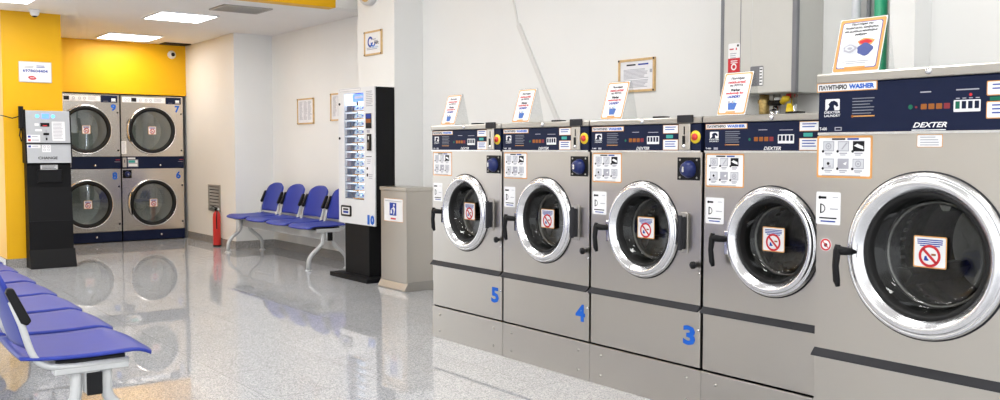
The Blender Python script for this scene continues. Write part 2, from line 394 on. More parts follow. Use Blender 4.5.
def horse_logo(mb, x0, x1, z0, z1, y):
    h = z1-z0; w = x1-x0; zz = z0+h*.36
    o = [(0, .05), (.28, .05), (.35, .4), (.5, .5), (.5, .75), (.7, .62), (.82, .3), (.9, .3), (.9, .05), (1, .05), (1, 1), (.0, 1), (.0, .85), (.12, .7), (.0, .3)]
    # arched white badge with the dark head left open
    mb.P(x0, x1, zz, z1, y, 'white', .004)
    mb.add([(x0+w*a, y-.0006, zz+(z1-zz)*b) for a, b in [(.12, .0), (.30, .35), (.22, .55), (.40, .80), (.62, .86), (.85, .70), (.92, .38), (.80, .30), (.66, .48), (.60, .40), (.66, 0)]], [tuple(range(11))], 'navy')
    mb.text('DEXTER', x0-w*.05, x1+w*.05, z0+h*.19, z0+h*.32, y, 'white', .02); mb.text('LAUNDRY', x0-w*.05, x1+w*.05, z0, z0+h*.13, y, 'white', .02)
def door_set(t, cx, cz, R, rg, sx0, sx1, sz0, sz1, o, sign_y):
    # lathe profiles run from the outside in
    k = R/.233
    MB(o).lathe_y(cx, cz, [(R+.003, .002), (R+.003, -.004), (R-.003, -.005)], 'ledge').lathe_y(cx, cz, [(R-.001, -.003), (R-.003, -.012), (R-.009, -.020), (R-.013*k, -.022), (R-.015*k, -.019), (R-.018*k, -.028), (R-.024*k, -.034), (R-.034*k, -.035), (R-.039*k, -.031), (rg+.014, -.022), (rg+.004, -.014), (rg, -.004), (rg, .012)], 'chrome').build('door_ring', t)
    MB(o).lathe_y(cx, cz, [(rg+.001, -.006), (rg-.006, -.010), (rg-.012*k, .0), (rg-.017*k, .03), (rg-.022*k, .05), (rg-.022*k, .085), (rg-.03*k, .1)], 'rubber').build('gasket', t)
    gl = MB(o).lathe_y(cx, cz, [(rg-.016*k, .024), (rg-.026*k, .040), (rg-.034*k, .050), (rg-.05*k, .057), (.0001, .062)], 'glass').build('door_glass', t)
    sb = MB(o); no_sticker(sb, sx0, sx1, sz0, sz1, sign_y); sb.build('warning_sticker', gl, label='white square sticker with a red prohibition ring')
    D = .48*k; rd = rg-.012*k
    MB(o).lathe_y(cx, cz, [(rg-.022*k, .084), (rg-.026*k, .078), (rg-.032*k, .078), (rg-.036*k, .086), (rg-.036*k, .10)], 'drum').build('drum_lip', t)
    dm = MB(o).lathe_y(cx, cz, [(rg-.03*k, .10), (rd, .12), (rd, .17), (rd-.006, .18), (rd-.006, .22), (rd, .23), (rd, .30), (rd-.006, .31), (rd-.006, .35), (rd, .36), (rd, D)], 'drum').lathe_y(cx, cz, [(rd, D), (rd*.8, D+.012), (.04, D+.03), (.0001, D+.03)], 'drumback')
    for i in range(3):
        a = 2*PI*i/3+.5; dm.X = Matrix.Translation((cx, 0, cz)) @ Matrix.Rotation(a, 4, 'Y')
        dm.prism_y([(rd, -.04), (rd-.045*k, -.012), (rd-.045*k, .012), (rd, .04)], .14, D-.02, 'drum')
    for i in range(36):       # rim of slots lit behind the gasket
        a = 2*PI*i/36; dm.X = Matrix.Translation((cx, 0, cz)) @ Matrix.Rotation(a, 4, 'Y')
        dm.box(rd-.009, rd-.004, .185, .215, -.006, .006, 'chrome_soft')
    dm.X = None
    dm.build('drum', t)
def handle(t, o, x0, x1, z0, z1, y=-.055):
    h = MB(o); w = x1-x0
    h.tube([(x1+.012, -.02, z1-.022), (x1-.012, y+.01, z1-.02), (x0+w*.45, y, z1-.018)], [.013, .015, .017], 'black')
    h.tube([(x0+w*.45, y, z1+.002), (x0+w*.42, y-.002, z1-.02), (x0+w*.36, y-.004, (z0+z1)/2), (x0+w*.45, y-.004, z0+.02), (x0+w*.5, y, z0)], [.012, .017, .0145, .0155, .010], 'black', flat=.8)
    h.build('handle', t)
    MB(o).box(x1-.002, x1+.022, -.030, -.008, z1-.09, z1+.015, 'chrome_soft').build('handle_bracket', t, .004)
def control_panel(t, o, x0, x1, z0, z1, W, big=False):
    """everything measured on the navy panel of the middle machine"""
    p = MB(o).prism_x([(-.004, z0), (-.006, z0+.004), (-.006, z1-.004), (-.002, z1), (.02, z1), (.02, z0)], x0, x1, 'navy')
    p.box(x0, x1, -.010, -.004, z0-.008, z0, 'chrome_soft')
    y = -.0068
    if not big:
        p.P(.016, .242, 1.289, 1.312, y, 'orange'); p.P(.019, .239, 1.292, 1.310, y-.0006, 'white')
        p.text('ΠΛΥΝΤΗΡΙΟ', .024, .128, 1.295, 1.307, y-.0013, 'blacktext', .045); p.text('WASHER', .136, .232, 1.295, 1.307, y-.0013, 'blueprint', .05)
        horse_logo(p, .04, .088, 1.233, 1.278, y)
        p.lines(.125, .208, 1.279, 6, .009, .0035, y, 'dimtext'); p.P(.125, .20, 1.219, 1.222, y, 'orange'); p.disc(.127, 1.2205, .004, y, 'amber', .0004, 10)
        p.text('T-400', .017, .047, 1.201, 1.208, y, 'white', .02); p.P(.062, .085, 1.199, 1.209, y, 'greytext')
        p.disc(.255, 1.243, .006, y, 'green', .0004, 12)
        for i, m in enumerate(('amber', 'amber', 'amber', 'btnred')): p.P(.278+.026*i, .298+.026*i, 1.235, 1.253, y, m, .002)
        p.P(.30, .345, 1.281, 1.284, y, 'greytext'); p.P(.405, .47, 1.279, 1.282, y, 'greytext')
        p.P(.398, .476, 1.225, 1.262, y, 'white', .003)
        for i in range(4): p.P(.403+.0185*i, .415+.0185*i, 1.236, 1.258, y-.0008, 'navy')
        p.text('DEXTER', .328, .414, 1.198, 1.212, y, 'white', .02, .35)
        for a, b, n in ((1.274, 1.313, 2), (1.197, 1.246, 3)):
            p.P(.501, .594, a, b, y, 'orange'); p.P(.503, .592, a+.002, b-.002, y-.0006, 'white')
            p.lines(.515, .58, b-.008, n, .011, .004, y-.0013, 'bluetext')
        p.P(.520, .562, 1.252, 1.267, y, 'teal', .002)
    else:
        p.P(.002, .240, 1.408, 1.440, y, 'orange'); p.P(.006, .236, 1.411, 1.437, y-.0006, 'white')
        p.text('ΠΛΥΝΤΗΡΙΟ', .012, .124, 1.415, 1.432, y-.0013, 'blacktext', .045); p.text('WASHER', .132, .230, 1.415, 1.432, y-.0013, 'blueprint', .05)
        horse_logo(p, .038, .096, 1.318, 1.382, y)
        p.lines(.146, .232, 1.382, 6, .0105, .0035, y, 'dimtext'); p.P(.15, .232, 1.316, 1.320, y, 'orange'); p.disc(.147, 1.318, .005, y, 'amber', .0004, 10)
        p.text('T-600', .016, .046, 1.270, 1.281, y, 'white', .02); p.P(.078, .106, 1.268, 1.281, y, 'greytext'); p.P(.082, .102, 1.271, 1.278, y-.0006, 'navy')
        p.disc(.362, 1.343, .008, y, 'green', .0004, 12); p.disc(.382, 1.342, .004, y, 'btnred', .0004, 12)
        for i, m in enumerate(('amber', 'amber', 'amber', 'btnred')): p.P(.398+.026*i, .418+.026*i, 1.334, 1.352, y, m, .002)
        p.P(.395, .432, 1.389, 1.393, y, 'greytext'); p.P(.515, .588, 1.391, 1.395, y, 'greytext')
        p.P(.508, .594, 1.322, 1.360, y, 'white', .003); p.disc(.562, 1.376, .005, y, 'redtext', .0004, 12)
        for i in range(4): p.P(.514+.0205*i, .528+.0205*i, 1.332, 1.356, y-.0008, 'navy' if i else 'green'); p.P(.515+.021*i, .527+.021*i, 1.364, 1.367, y, 'greytext')
        p.text('DEXTER', .372, .488, 1.274, 1.291, y, 'white', .02, .35); p.P(.368, .484, 1.264, 1.267, y, 'white')
        for a, b, n in ((1.370, 1.416, 2), (1.298, 1.352, 3)):
            p.P(.612, .735, a, b, y, 'orange', .004); p.P(.615, .732, a+.003, b-.003, y-.0006, 'white', .004)
            p.lines(.63, .72, b-.010, n, .012, .004, y-.0013, 'bluetext')
        p.P(.622, .665, 1.354, 1.366, y, 'green', .002)
    p.build('control_panel', t)
def washer(label, loc, W, H, zl, cx, cz, R, rg, sign, sign_y, big, pl=.197):
    o = (-W/2, 0, 0); D = .98 if not big else 1.18
    t = thing('washing_machine', label, 'washing machine', loc, R90, 'steel front loading washers')
    a, b = .008, W-.008
    k = H-1.348
    zp0, zp1 = (1.195, 1.317) if not big else (1.262, 1.438)     # control panel
    MB(o).box(0.001, W-.001, .0, D, 0, pl, 'steel').build('plinth', t, .002)
    for x in (.085, W-.085):
        for z in (.047, .150): MB(o).lathe_y(x, z, [(.008, 0), (.008, -.003), (.005, -.006), (.0001, -.007)], 'steel_dim', 12).build('bolt', t)
    bd = MB(o); bd.box(a, b, .02, D, pl, zp1+.01, 'darkgap').build('cabinet', t) if False else None
    # cabinet: gap shade coloured into sides, back and top; open front behind the door
    bd.add([(a, .012, pl), (a, D, pl), (a, D, H-.03), (a, .012, H-.03), (b, .012, pl), (b, D, pl), (b, D, H-.03), (b, .012, H-.03)],
           [(0, 1, 2, 3), (7, 6, 5, 4), (1, 5, 6, 2), (3, 2, 6, 7), (0, 4, 5, 1)], 'darkgap')
    bd.build('cabinet', t)
    MB(o).box(a, b, 0, .02, pl+.010, zl-.004, 'steel').build('lower_panel', t, .003)
    MB(o).prism_x([(.0, zl+.002), (-.022, zl-.020), (-.024, zl-.026), (-.018, zl-.026), (.005, zl-.012)], a, b, 'ledge').build('drip_ledge', t)
    fp = MB(o).hole_plate(a, b, zl+.002, zp0-.008, cx, cz, rg, 0, 'steel')
    fp.add([(a, 0, zl+.002), (a, .02, zl+.002), (a, .02, zp0-.008), (a, 0, zp0-.008)], [(0, 1, 2, 3)], 'steel').add([(b, 0, zl+.002), (b, .02, zl+.002), (b, .02, zp0-.008), (b, 0, zp0-.008)], [(3, 2, 1, 0)], 'steel')
    fp.add([(a, 0, zl+.002), (b, 0, zl+.002), (b, .02, zl+.002), (a, .02, zl+.002)], [(3, 2, 1, 0)], 'steel')
    fp.build('front_panel', t)
    door_set(t, cx, cz, R, rg, *sign, o, sign_y)
    control_panel(t, o, a+.003, b-.003, zp0, zp1, W, big)
    zc = zp1+.002
    MB(o).prism_x([(0, zc), (-.010, zc), (-.012, zc+.003), (-.012, H-.007), (-.008, H-.002), (.0, H), (D, H), (D, H-.03), (.01, H-.03)], a-.004, b+.004, 'steel_cap').build('top_cap', t)
    MB(o).lathe_y(W/2, H-.015, [(.012, -.010), (.012, -.016), (.008, -.021), (.0001, -.022)], 'chrome', 16).build('cap_bolt', t)
    return t, o
# the proto: the middle of the row
def small_washer(label, yedge):
    W = .74
    t, o = washer(label, (3.258, yedge-W/2, 0), W, 1.348, .492, .372, .815, .233, .174, (.290, .402, .768, .872), .046, False)
    s = MB(o); instruction_sheet(s, .014, .224, 1.034, 1.182, -.0008); s.build('instruction_sticker', t)
    s = MB(o); handle_sticker(s, .016, .118, .871, .987, -.0008); s.build('door_sticker', t)
    handle(t, o, .070, .145, .690, .832)
    h = MB(o); x = .612
    h.box(x, x+.045, -.006, 0, .725, .912, 'steel_dim').box(x+.012, x+.036, -.032, -.006, .745, .892, 'ledge').tube([(x+.024, -.034, .74), (x+.024, -.034, .90)], .011, 'ledge')
    h.build('hinge', t, .004)
    d = MB(o).box(.588, .733-.012, -.004, .0, 1.060, 1.164, 'black'); d.build('dial_plate', t, .003)
    kn = MB(o).lathe_y(.660, 1.110, [(.040, -.004), (.040, -.012), (.036, -.020), (.030, -.034), (.022, -.040), (.0001, -.042)], 'dialblue', 32)
    kn.box(.655, .665, -.048, -.040, 1.098, 1.122, 'chrome_soft')
    for q in (-1, 1):
        for r in (-1, 1): kn.lathe_y(.655+q*.05, 1.112+r*.040, [(.005, -.004), (.005, -.006), (.0001, -.007)], 'steel_dim', 10)
    kn.build('dial', t)
    c = MB(o).box(.602, .671, -.014, -.006, 1.197, 1.317, 'steel'); c.build('coin_plate', t, .003)
    c = MB(o).box(.634, .640, -.0155, -.014, 1.268, 1.304, 'black').box(.628, .640, -.018, -.014, 1.220, 1.262, 'black').lathe_y(.634, 1.214, [(.010, -.014), (.010, -.018), (.0001, -.020)], 'chrome_soft', 12)
    c.build('coin_slot', t)
    e = MB(o).lathe_y(.698, 1.256, [(.029, -.006), (.029, -.010), (.0001, -.011)], 'yel', 28); e.build('stop_plate', t)
    e = MB(o).lathe_y(.698, 1.256, [(.015, -.010), (.016, -.012), (.016, -.017), (.0001, -.021)], 'red', 24); e.build('stop_button', t)
    MB(o).box(.594, .688, -.017, -.010, 1.321, 1.356, 'ledge').build('name_plate', t, .002)
    MB(o).box(.423, .480, .005, .06, 1.348, 1.356, 'black').build('lid_vent', t)
    l = MB(o).lathe_y(.704, .677, [(.009, 0), (.009, -.012), (.017, -.016), (.017, -.026), (.0001, -.032)], 'black', 20); l.build('latch', t)
    for z in (.40, .66): MB(o).lathe_y(.727, z-.02, [(.006, 0), (.006, -.006), (.0001, -.008)], 'chrome_soft', 10).build('screw', t)
    return t
Y5, Y4, Y3, Y2, Y1 = 4.996, 4.256, 3.516, 2.776, 2.03
def number(t, body, x0, x1, z0, z1):
    MB((-.37, 0, 0)).text(body, x0, x1, z0, z1, -.0012, 'blueprint', .04).build('number', t, label='blue number '+body)
w3 = small_washer('steel front loading washer with blue number 3, under the framed wall notice', Y3)
places = [(w3, '3', None), (None, '4', (Y4, 'steel front loading washer with blue number 4, between numbers 5 and 3')),
          (None, '5', (Y5, 'steel front loading washer with blue number 5, beside the steel bin')),
          (None, None, (Y2, 'steel front loading washer below the grey water heater'))]
made = []
for w, n, q in places:
    if w is None:
        w = copy_tree(w3); w.location = (3.258, q[0]-.37, 0); w['label'] = q[1]
    made.append((w, n))
for w, n in made:
    if n: number(w, n, .632, .706, .303, .394)
big, o = washer('largest steel front loading washer at the right end of the row', (3.007, Y1-.425, 0), .85, 1.475, .468, .42, .845, .282, .214, (.353, .469, .800, .908), .052, True)
s = MB(o); instruction_sheet(s, .003, .224, 1.098, 1.250, -.0008, .008); s.build('instruction_sticker', big)
s = MB(o); handle_sticker(s, .004, .104, .927, 1.046, -.0008); s.build('door_sticker', big)
s = MB(o).P(.384, .472, 1.208, 1.251, -.0008, 'orange', .003).P(.386, .470, 1.210, 1.249, -.0014, 'white', .003).lines(.396, .462, 1.243, 4, .0085, .003, -.002, 'greytext'); s.build('small_notice', big)
s = MB(o).disc(.047, .853, .024, -.0008, 'white').ring(.047, .853, .016, .022, -.0014, 'redtext').disc(.047, .852, .007, -.0014, 'blacktext').add([(.035, -.002, .862), (.056, -.002, .841), (.059, -.002, .844), (.038, -.002, .865)], [(0, 1, 2, 3)], 'redtext'); s.build('round_sticker', big)
handle(big, o, .108, .168, .716, .862, -.06)

# ------------------------------------------------------------------ sign holders standing on the washers
def leaning_sign(label, x, y, z, w, h, lean, basket=True):
    t = thing('sign_stand', label, 'sign', (x, y, z), R90, 'leaning sign holders on the washers')
    X = Matrix.Rotation(-math.atan2(lean, h), 4, 'X')
    a = MB(); a.X = X
    a.box(-w/2-.004, w/2+.004, 0, .003, 0, h+.004, 'acrylic'); a.X = None
    f = lean+.05
    a.prism_x([(.003, .0), (.003, .003), (f, .003), (f, 0)], -w/2, w/2, 'acrylic')
    a.prism_x([(f-.003, .0), (f, .0), (lean+.006, h*.97), (lean+.003, h*.97)], -w/2, w/2, 'acrylic')
    a.build('stand', t)
    p = MB(); p.X = X
    p.P(-w/2, w/2, .002, h, -.001, 'white'); p.P(-w/2+.003, w/2-.003, .005, h-.003, -.0016, 'orange', .008); bw = .010 if basket else .014
    p.P(-w/2+bw, w/2-bw, .002+bw, h-bw, -.0022, 'bluetext' if not basket else 'white', .008); p.P(-w/2+bw+.0025, w/2-bw-.0025, .0045+bw, h-bw-.0025, -.0028, 'white', .008)
    y = -.0036; q = w/.15; k = h/.205
    if basket:
        for s_, x0, x1, z0, m in (('Πλυντήριο', -.034, .036, .168, 'blacktext'), ('αποκλειστικά', -.047, .047, .151, 'redtext'), ('για ΡΟΥΧΑ', -.036, .036, .134, 'blacktext'),
                                  ('Washer', -.026, .026, .113, 'blacktext'), ('exclusively for', -.047, .047, .097, 'redtext'), ('LAUNDRY', -.034, .034, .081, 'bluetext')):
            p.text(s_, x0*q, x1*q, z0*k, (z0+.0135)*k, y, m, .06)
        p.add([(a_*q, y, b*k) for a_, b in ((-.018, .026), (.016, .026), (.024, .060), (-.026, .060))], [(0, 1, 2, 3)], 'slateblue')
        for i in range(5): p.disc((-.020+.010*i)*q, (.063+.003*(i % 2))*k, .007, y-.0005-.0002*i, ('greytext', 'offwhite', 'greytext', 'packblue', 'offwhite')[i], .0002, 10)
        p.P(-.028*q, .022*q, .013*k, .019*k, y, 'orange')
    else:
        for s_, x0, x1, z0, m in (('Πλυντήριο για', -.040, .042, .176, 'blacktext'), ('Παπλώματα, Κουβέρτες', -.062, .062, .163, 'blacktext'), ('και μεγάλες ποσότητες', -.062, .060, .150, 'blacktext'), ('ρούχων', -.022, .024, .137, 'blacktext')):
            p.text(s_, x0*q*.85, x1*q*.85, z0*k, (z0+.0105)*k, y, m, .06)
        def blob(cx, cz, rx, rz, m, dy, n=18, ph=0): p.add([(cx+rx*(1+.10*math.sin(5*a_+ph))*math.cos(a_), y-dy, cz+rz*(1+.12*math.sin(4*a_+ph))*math.sin(a_)) for a_ in [2*PI*i/n for i in range(n)]], [tuple(range(n))], m)
        blob(-.034, .090, .034, .023, 'pipegrey', 0); blob(-.034, .090, .026, .015, 'greytext', .0004, ph=1); blob(-.036, .092, .019, .010, 'pipegrey', .0006, ph=2); blob(-.034, .091, .010, .005, 'greytext', .0008)
        blob(.026, .112, .032, .014, 'orange', .0003); blob(.024, .112, .026, .009, 'redtext', .0006, ph=2); blob(.026, .084, .031, .023, 'slate', .0009, ph=1)
        p.P(-.046*q, .040*q, .040*k, .043*k, y, 'greytext'); p.P(-.034*q, .030*q, .033*k, .036*k, y, 'greytext'); p.P(-.036*q, .030*q, .014*k, .022*k, y, 'orange')
    p.build('poster', t)
    return t
for yy, nm in ((4.868, 'on the washer numbered 5'), (4.138, 'on the washer numbered 4'), (3.405, 'on the washer numbered 3'), (2.655, 'in front of the grey water heater')):
    leaning_sign('leaning white sign with orange border and blue basket '+nm, 3.29, yy, 1.349, .155, .20, .062)
leaning_sign('leaning sign with orange border and coloured laundry heaps on the largest washer', 3.045, 1.905, 1.476, .185, .205, .055, False)

# ------------------------------------------------------------------ stacked dryers
def dryer(label, x, top, bot):
    o = (-.4, 0, 0)
    t = thing('stacked_dryer', label, 'dryer', (x, 12.5, 0), 0, 'stacked dryers at the back wall')
    MB(o).add([(.004, .01, .0), (.796, .01, 0), (.796, .95, 0), (.004, .95, 0), (.004, .01, 1.892), (.796, .01, 1.892), (.796, .95, 1.892), (.004, .95, 1.892)], [(0, 3, 2, 1), (4, 5, 6, 7), (1, 2, 6, 5), (2, 3, 7, 6), (3, 0, 4, 7)], 'darkgap').build('cabinet', t)
    for z0, z1, cz, zc0, zc1, zn0, zn1, nm in ((1.098, 1.888, 1.438, 1.783, 1.888, 1.680, 1.768, top), (.138, .944, .494, .93, .944, .803, .902, bot)):
        cx = .388; R = .315; rg = .272
        MB(o).hole_plate(.004, .796, z0+.003, z1-.003, cx, cz, rg, 0, 'steel_smooth').build('front_panel', t)
        MB(o).P(.712, .790, cz-.235, cz+.235, -.003, 'steel_smooth', 0, .003).build('hinge_panel', t)
        for z in (cz-.26, cz+.222): MB(o).lathe_y(.773, z, [(.012, 0), (.012, -.006), (.0001, -.008)], 'black', 12).build('lock', t)
        MB(o).lathe_y(cx, cz, [(R, .0), (R-.002, -.016), (R-.008, -.026), (R-.016, -.028), (R-.021, -.020)], 'chrome').build('door_ring', t)
        MB(o).lathe_y(cx, cz, [(R-.018, -.020), (R-.028, -.029), (rg-.010, -.027), (rg-.022, -.016), (rg-.024, .0)], 'rubber').build('gasket', t)
        g = MB(o).lathe_y(cx, cz, [(rg-.020, -.006), (rg*.6, -.012), (.0001, -.014)], 'dryglass').build('door_glass', t)
        sb = MB(o); no_sticker(sb, cx-.05, cx+.05, cz-.052, cz+.052, -.020); sb.build('warning_sticker', g, label='white square sticker with a red prohibition ring')
        MB(o).lathe_y(cx, cz, [(rg, .005), (rg-.01, .06), (rg, .08), (rg, .50)], 'dryback').lathe_y(cx, cz, [(rg, .50), (.10, .52), (.0001, .52)], 'dryback').build('drum', t)
        MB(o).tube([(.118, -.026, cz-.14), (.104, -.060, cz-.10), (.100, -.066, cz), (.104, -.060, cz+.10), (.118, -.026, cz+.14)], .013, 'black').build('handle', t)
        MB(o).text(nm, .692, .756, zn0, zn1, -.0012, 'blueprint', .04).build('number', t, label='blue number '+nm)
    s = MB(o).P(.022, .565, 1.796, 1.864, -.0010, 'white', .004)
    for i, (a, b) in enumerate(((.05, .08), (.085, .12), (.135, .20), (.225, .275), (.30, .345), (.36, .40), (.42, .53))):
        if i == 2: s.P(a, b, 1.806, 1.856, -.0016, 'blacktext')
        elif i == 6: s.lines(a, b, 1.855, 5, .010, .004, -.0016, 'greytext')
        else: s.ring((a+b)/2, 1.832, .010, .017, -.0016, 'greytext', 12); s.P(a, b, 1.804, 1.809, -.0016, 'greytext')
    s.build('instruction_strip', t)
    s = MB(o).P(.574, .772, 1.787, 1.874, -.004, 'navy', .003, .004); s.P(.70, .75, 1.81, 1.84, -.0046, 'white', .004); s.P(.695, .755, 1.800, 1.805, -.0046, 'white'); s.P(.60, .66, 1.80, 1.803, -.0046, 'greytext'); s.build('name_plate', t)
    s = MB(o).box(.004, .796, -.006, .01, .948, 1.096, 'navy')
    s.P(.012, .060, .962, 1.086, -.0075, 'steel', .004, .0015); s.box(.032, .040, -.010, -.0075, 1.02, 1.06, 'black')
    s.P(.075, .205, .965, 1.06, -.0072, 'greytext', .004, .001); s.P(.085, .165, 1.02, 1.05, -.0078, 'teal'); s.P(.17, .198, 1.018, 1.05, -.0078, 'white'); s.P(.085, .195, .975, 1.005, -.0078, 'white')
    s.P(.074, .17, 1.066, 1.086, -.0072, 'white'); s.lathe_y(.49, .985, [(.012, -.006), (.012, -.010), (.0001, -.012)], 'chrome', 14); s.P(.72, .79, 1.03, 1.034, -.0072, 'greytext'); s.P(.735, .79, 1.055, 1.06, -.0072, 'redtext')
    s.build('control_band', t)
    MB(o).box(.012, .122, -.004, 0, .820, .926, 'black').build('dial_plate', t, .003)
    MB(o).lathe_y(.070, .872, [(.036, -.004), (.034, -.022), (.024, -.034), (.0001, -.036)], 'dialblue', 24).box(.064, .076, -.042, -.034, .860, .884, 'chrome_soft').build('dial', t)
    MB(o).P(.002, .062, 1.134, 1.298, -.0010, 'white', .004).lines(.01, .052, 1.285, 9, .016, .006, -.0016, 'greytext').build('side_sticker', t)
    s = MB(o).box(.004, .796, -.004, .01, .012, .134, 'navy').lathe_y(.49, .072, [(.012, -.004), (.012, -.010), (.0001, -.012)], 'chrome', 14); s.build('kick_panel', t)
    return t
dryer('tall steel stacked dryer with blue numbers 7 and 6, at the wall corner', 3.797, '7', '6')
dryer('tall steel stacked dryer with blue numbers 9 and 8, partly behind the change machine', 2.987, '9', '8')

# ------------------------------------------------------------------ change machine
t = thing('change_machine', 'silver and black change machine standing against the yellow column', 'change machine', (2.085, 10.22, 0))
A = .205
MB().prism_x([(.0, .19), (-.0, .47), (.045, .81), (.045, 1.03), (.06, 1.06), (.17, 1.06), (.17, .0), (-.0, 0)], -A, A, 'black_matte').build('body', t)
MB().prism_x([(-.075, .0), (-.075, .012), (.0, .185), (.02, .185), (.02, .0)], -A-.005, A+.012, 'black_matte').build('foot', t, .003)
MB().box(-A+.004, A-.004, -.0015, .002, .470, .474, 'ledge').build('seam', t)
MB().prism_x([(.043, .86), (.020, .862), (.016, .985), (.043, .99)], -.115, .115, 'black').build('coin_tray', t, .004)
s = MB().P(-.08, .08, .985, 1.035, .0415, 'white', .003, .0012).lines(-.065, .065, 1.028, 3, .013, .005, .0405, 'blacktext'); s.build('white_label', t)
# silver head leans back
hd = MB().prism_x([(.002, 1.056), (.006, 1.066), (.056, 1.58), (.17, 1.585), (.17, 1.056)], -A, A, 'silver'); hd.build('head', t, .005)
MB().prism_x([(.055, 1.59), (.17, 1.592), (.17, 1.056), (.0, 1.056), (.004, 1.07)], -A-.014, -A+.002, 'black_matte').build('side_frame', t, .003)
MB().prism_x([(.055, 1.59), (.17, 1.592), (.17, 1.056), (.0, 1.056), (.004, 1.07)], A-.002, A+.010, 'black_matte').build('side_frame', t, .003)
dec = MB(); th = math.atan2(.05, .514)
dec.X = Matrix.Translation((0, .006, 1.066)) @ Matrix.Rotation(-th, 4, 'X')
zz = lambda z: z-1.066
dec.box(-A-.004, A+.004, -.006, .0, zz(1.245), zz(1.258), 'black')
dec.build('seam_bar', t)
dec = MB(); dec.X = Matrix.Translation((0, .006, 1.066)) @ Matrix.Rotation(-th, 4, 'X')
for cx in (-.098, .048): dec.disc(cx, zz(1.527), .024, -.003, 'silver', .003); dec.disc(cx, zz(1.527), .018, -.0045, 'btnblue', .0015)
dec.P(-.055, .010, zz(1.505), zz(1.552), -.003, 'screenblue', .003, .003)
dec.build('lit_buttons', t)
dec = MB(); dec.X = Matrix.Translation((0, .006, 1.066)) @ Matrix.Rotation(-th, 4, 'X')
dec.P(.034, .155, zz(1.28), zz(1.475), -.001, 'white', .004).lines(.044, .145, zz(1.462), 12, .014, .005, -.0018, 'greytext')
dec.build('paper_notice', t)
dec = MB(); dec.X = Matrix.Translation((0, .006, 1.066)) @ Matrix.Rotation(-th, 4, 'X')
dec.P(-.198, -.078, zz(1.268), zz(1.338), -.001, 'white', .003).P(-.19, -.165, zz(1.31), zz(1.33), -.0018, 'bluetext').P(-.19, -.165, zz(1.275), zz(1.295), -.0018, 'redtext').lines(-.155, -.09, zz(1.325), 2, .035, .008, -.0018, 'greytext')
dec.build('card_sticker', t)
dec = MB(); dec.X = Matrix.Translation((0, .006, 1.066)) @ Matrix.Rotation(-th, 4, 'X')
dec.P(-.198, -.078, zz(1.205), zz(1.240), -.001, 'white', .003).P(-.19, -.165, zz(1.212), zz(1.232), -.0018, 'bluetext').lines(-.155, -.09, zz(1.228), 1, .035, .008, -.0018, 'greytext')
dec.build('card_sticker', t)
dec = MB(); dec.X = Matrix.Translation((0, .006, 1.066)) @ Matrix.Rotation(-th, 4, 'X')
dec.P(-.065, .015, zz(1.165), zz(1.240), -.001, 'white', .003)
for i in range(2):
    for j in range(2): dec.ring(-.043+.037*i, zz(1.187+.033*j), .008, .012, -.0018, 'greytext', 10)
dec.build('picture_sticker', t)
dec = MB(); dec.X = Matrix.Translation((0, .006, 1.066)) @ Matrix.Rotation(-th, 4, 'X')
dec.P(-.125, -.085, zz(1.43), zz(1.455), -.001, 'white').P(-.12, -.06, zz(1.375), zz(1.395), -.001, 'white')
dec.build('slot_sticker', t)
dec = MB(); dec.X = Matrix.Translation((0, .006, 1.066)) @ Matrix.Rotation(-th, 4, 'X')
dec.text('CHANGE', -.105, .075, zz(1.092), zz(1.120), -.001, 'blacktext', .03).P(-.06, .04, zz(1.076), zz(1.081), -.001, 'greytext')
dec.build('machine_lettering', t)
dec = MB(); dec.X = Matrix.Translation((0, .006, 1.066)) @ Matrix.Rotation(-th, 4, 'X')
dec.P(-.072, .012, zz(1.422), zz(1.460), -.004, 'black', .003, .004).P(-.05, -.01, zz(1.426), zz(1.436), -.0055, 'redtext', .002, .0015); dec.build('note_slot', t)
dec = MB(); dec.X = Matrix.Translation((0, .006, 1.066)) @ Matrix.Rotation(-th, 4, 'X')
dec.P(-.048, .005, zz(1.335), zz(1.358), -.006, 'black', .004, .006).P(-.028, -.012, zz(1.28), zz(1.39), -.003, 'greytext', .004, .003).P(-.028, -.012, zz(1.285), zz(1.31), -.004, 'black', .002); dec.build('coin_slot', t)
MB().box(-A-.055, -A-.014, .06, .10, 1.40, 1.62, 'black').tube([(-A-.04, .08, 1.40), (-A-.05, .08, 1.33), (-A-.035, .085, 1.27), (-A-.02, .09, 1.33), (-A-.03, .09, 1.40)], .006, 'black').tube([(-A-.05, .08, 1.52), (-A-.11, .09, 1.50), (-A-.17, .12, 1.52), (-A-.20, .175, 1.53)], .005, 'black').build('lock_cable', t)

# ------------------------------------------------------------------ sign on the yellow column
t = thing('wall_sign', 'white rectangular sign with blue phone number on the yellow column', 'sign', (2.005, 10.40, 1.972))
MB().prism_y(rrect(-.152, .152, -.104, .104, .008), -.010, 0, 'steel').build('frame', t)
s = MB().P(-.146, .146, -.098, .098, -.0108, 'white', .006).text('6978604404', -.115, .115, -.004, .026, -.0116, 'bluetext', .03).lines(-.10, -.01, .058, 2, .013, .006, -.0116, 'greytext', .1).lines(.01, .09, .066, 2, .014, .006, -.0116, 'bluetext', .1)
s.add([(-.030+.036*math.cos(a)*(1-.2*math.sin(a*2)), -.0116, -.060+.020*math.sin(a)) for a in [2*PI*i/14 for i in range(14)]], [tuple(range(14))], 'redtext'); s.P(-.05, -.01, -.062, -.056, -.0122, 'white'); s.build('sign_face', t)

# ------------------------------------------------------------------ vending machine
t = thing('vending_machine', 'slim white vending machine with blue number 10 on a black pedestal', 'vending machine', (4.15, 7.64, 0), R90)
L = .343
MB().prism_z([(-.36, -.095), (L+.012, -.095), (L+.012, .20), (-.50+.14, .20)], 0, .04, 'black_matte').build('base_plate', t, .004)
MB().box(-.225, .235, .0, .17, .04, .510, 'black_matte').build('pedestal', t, .004)
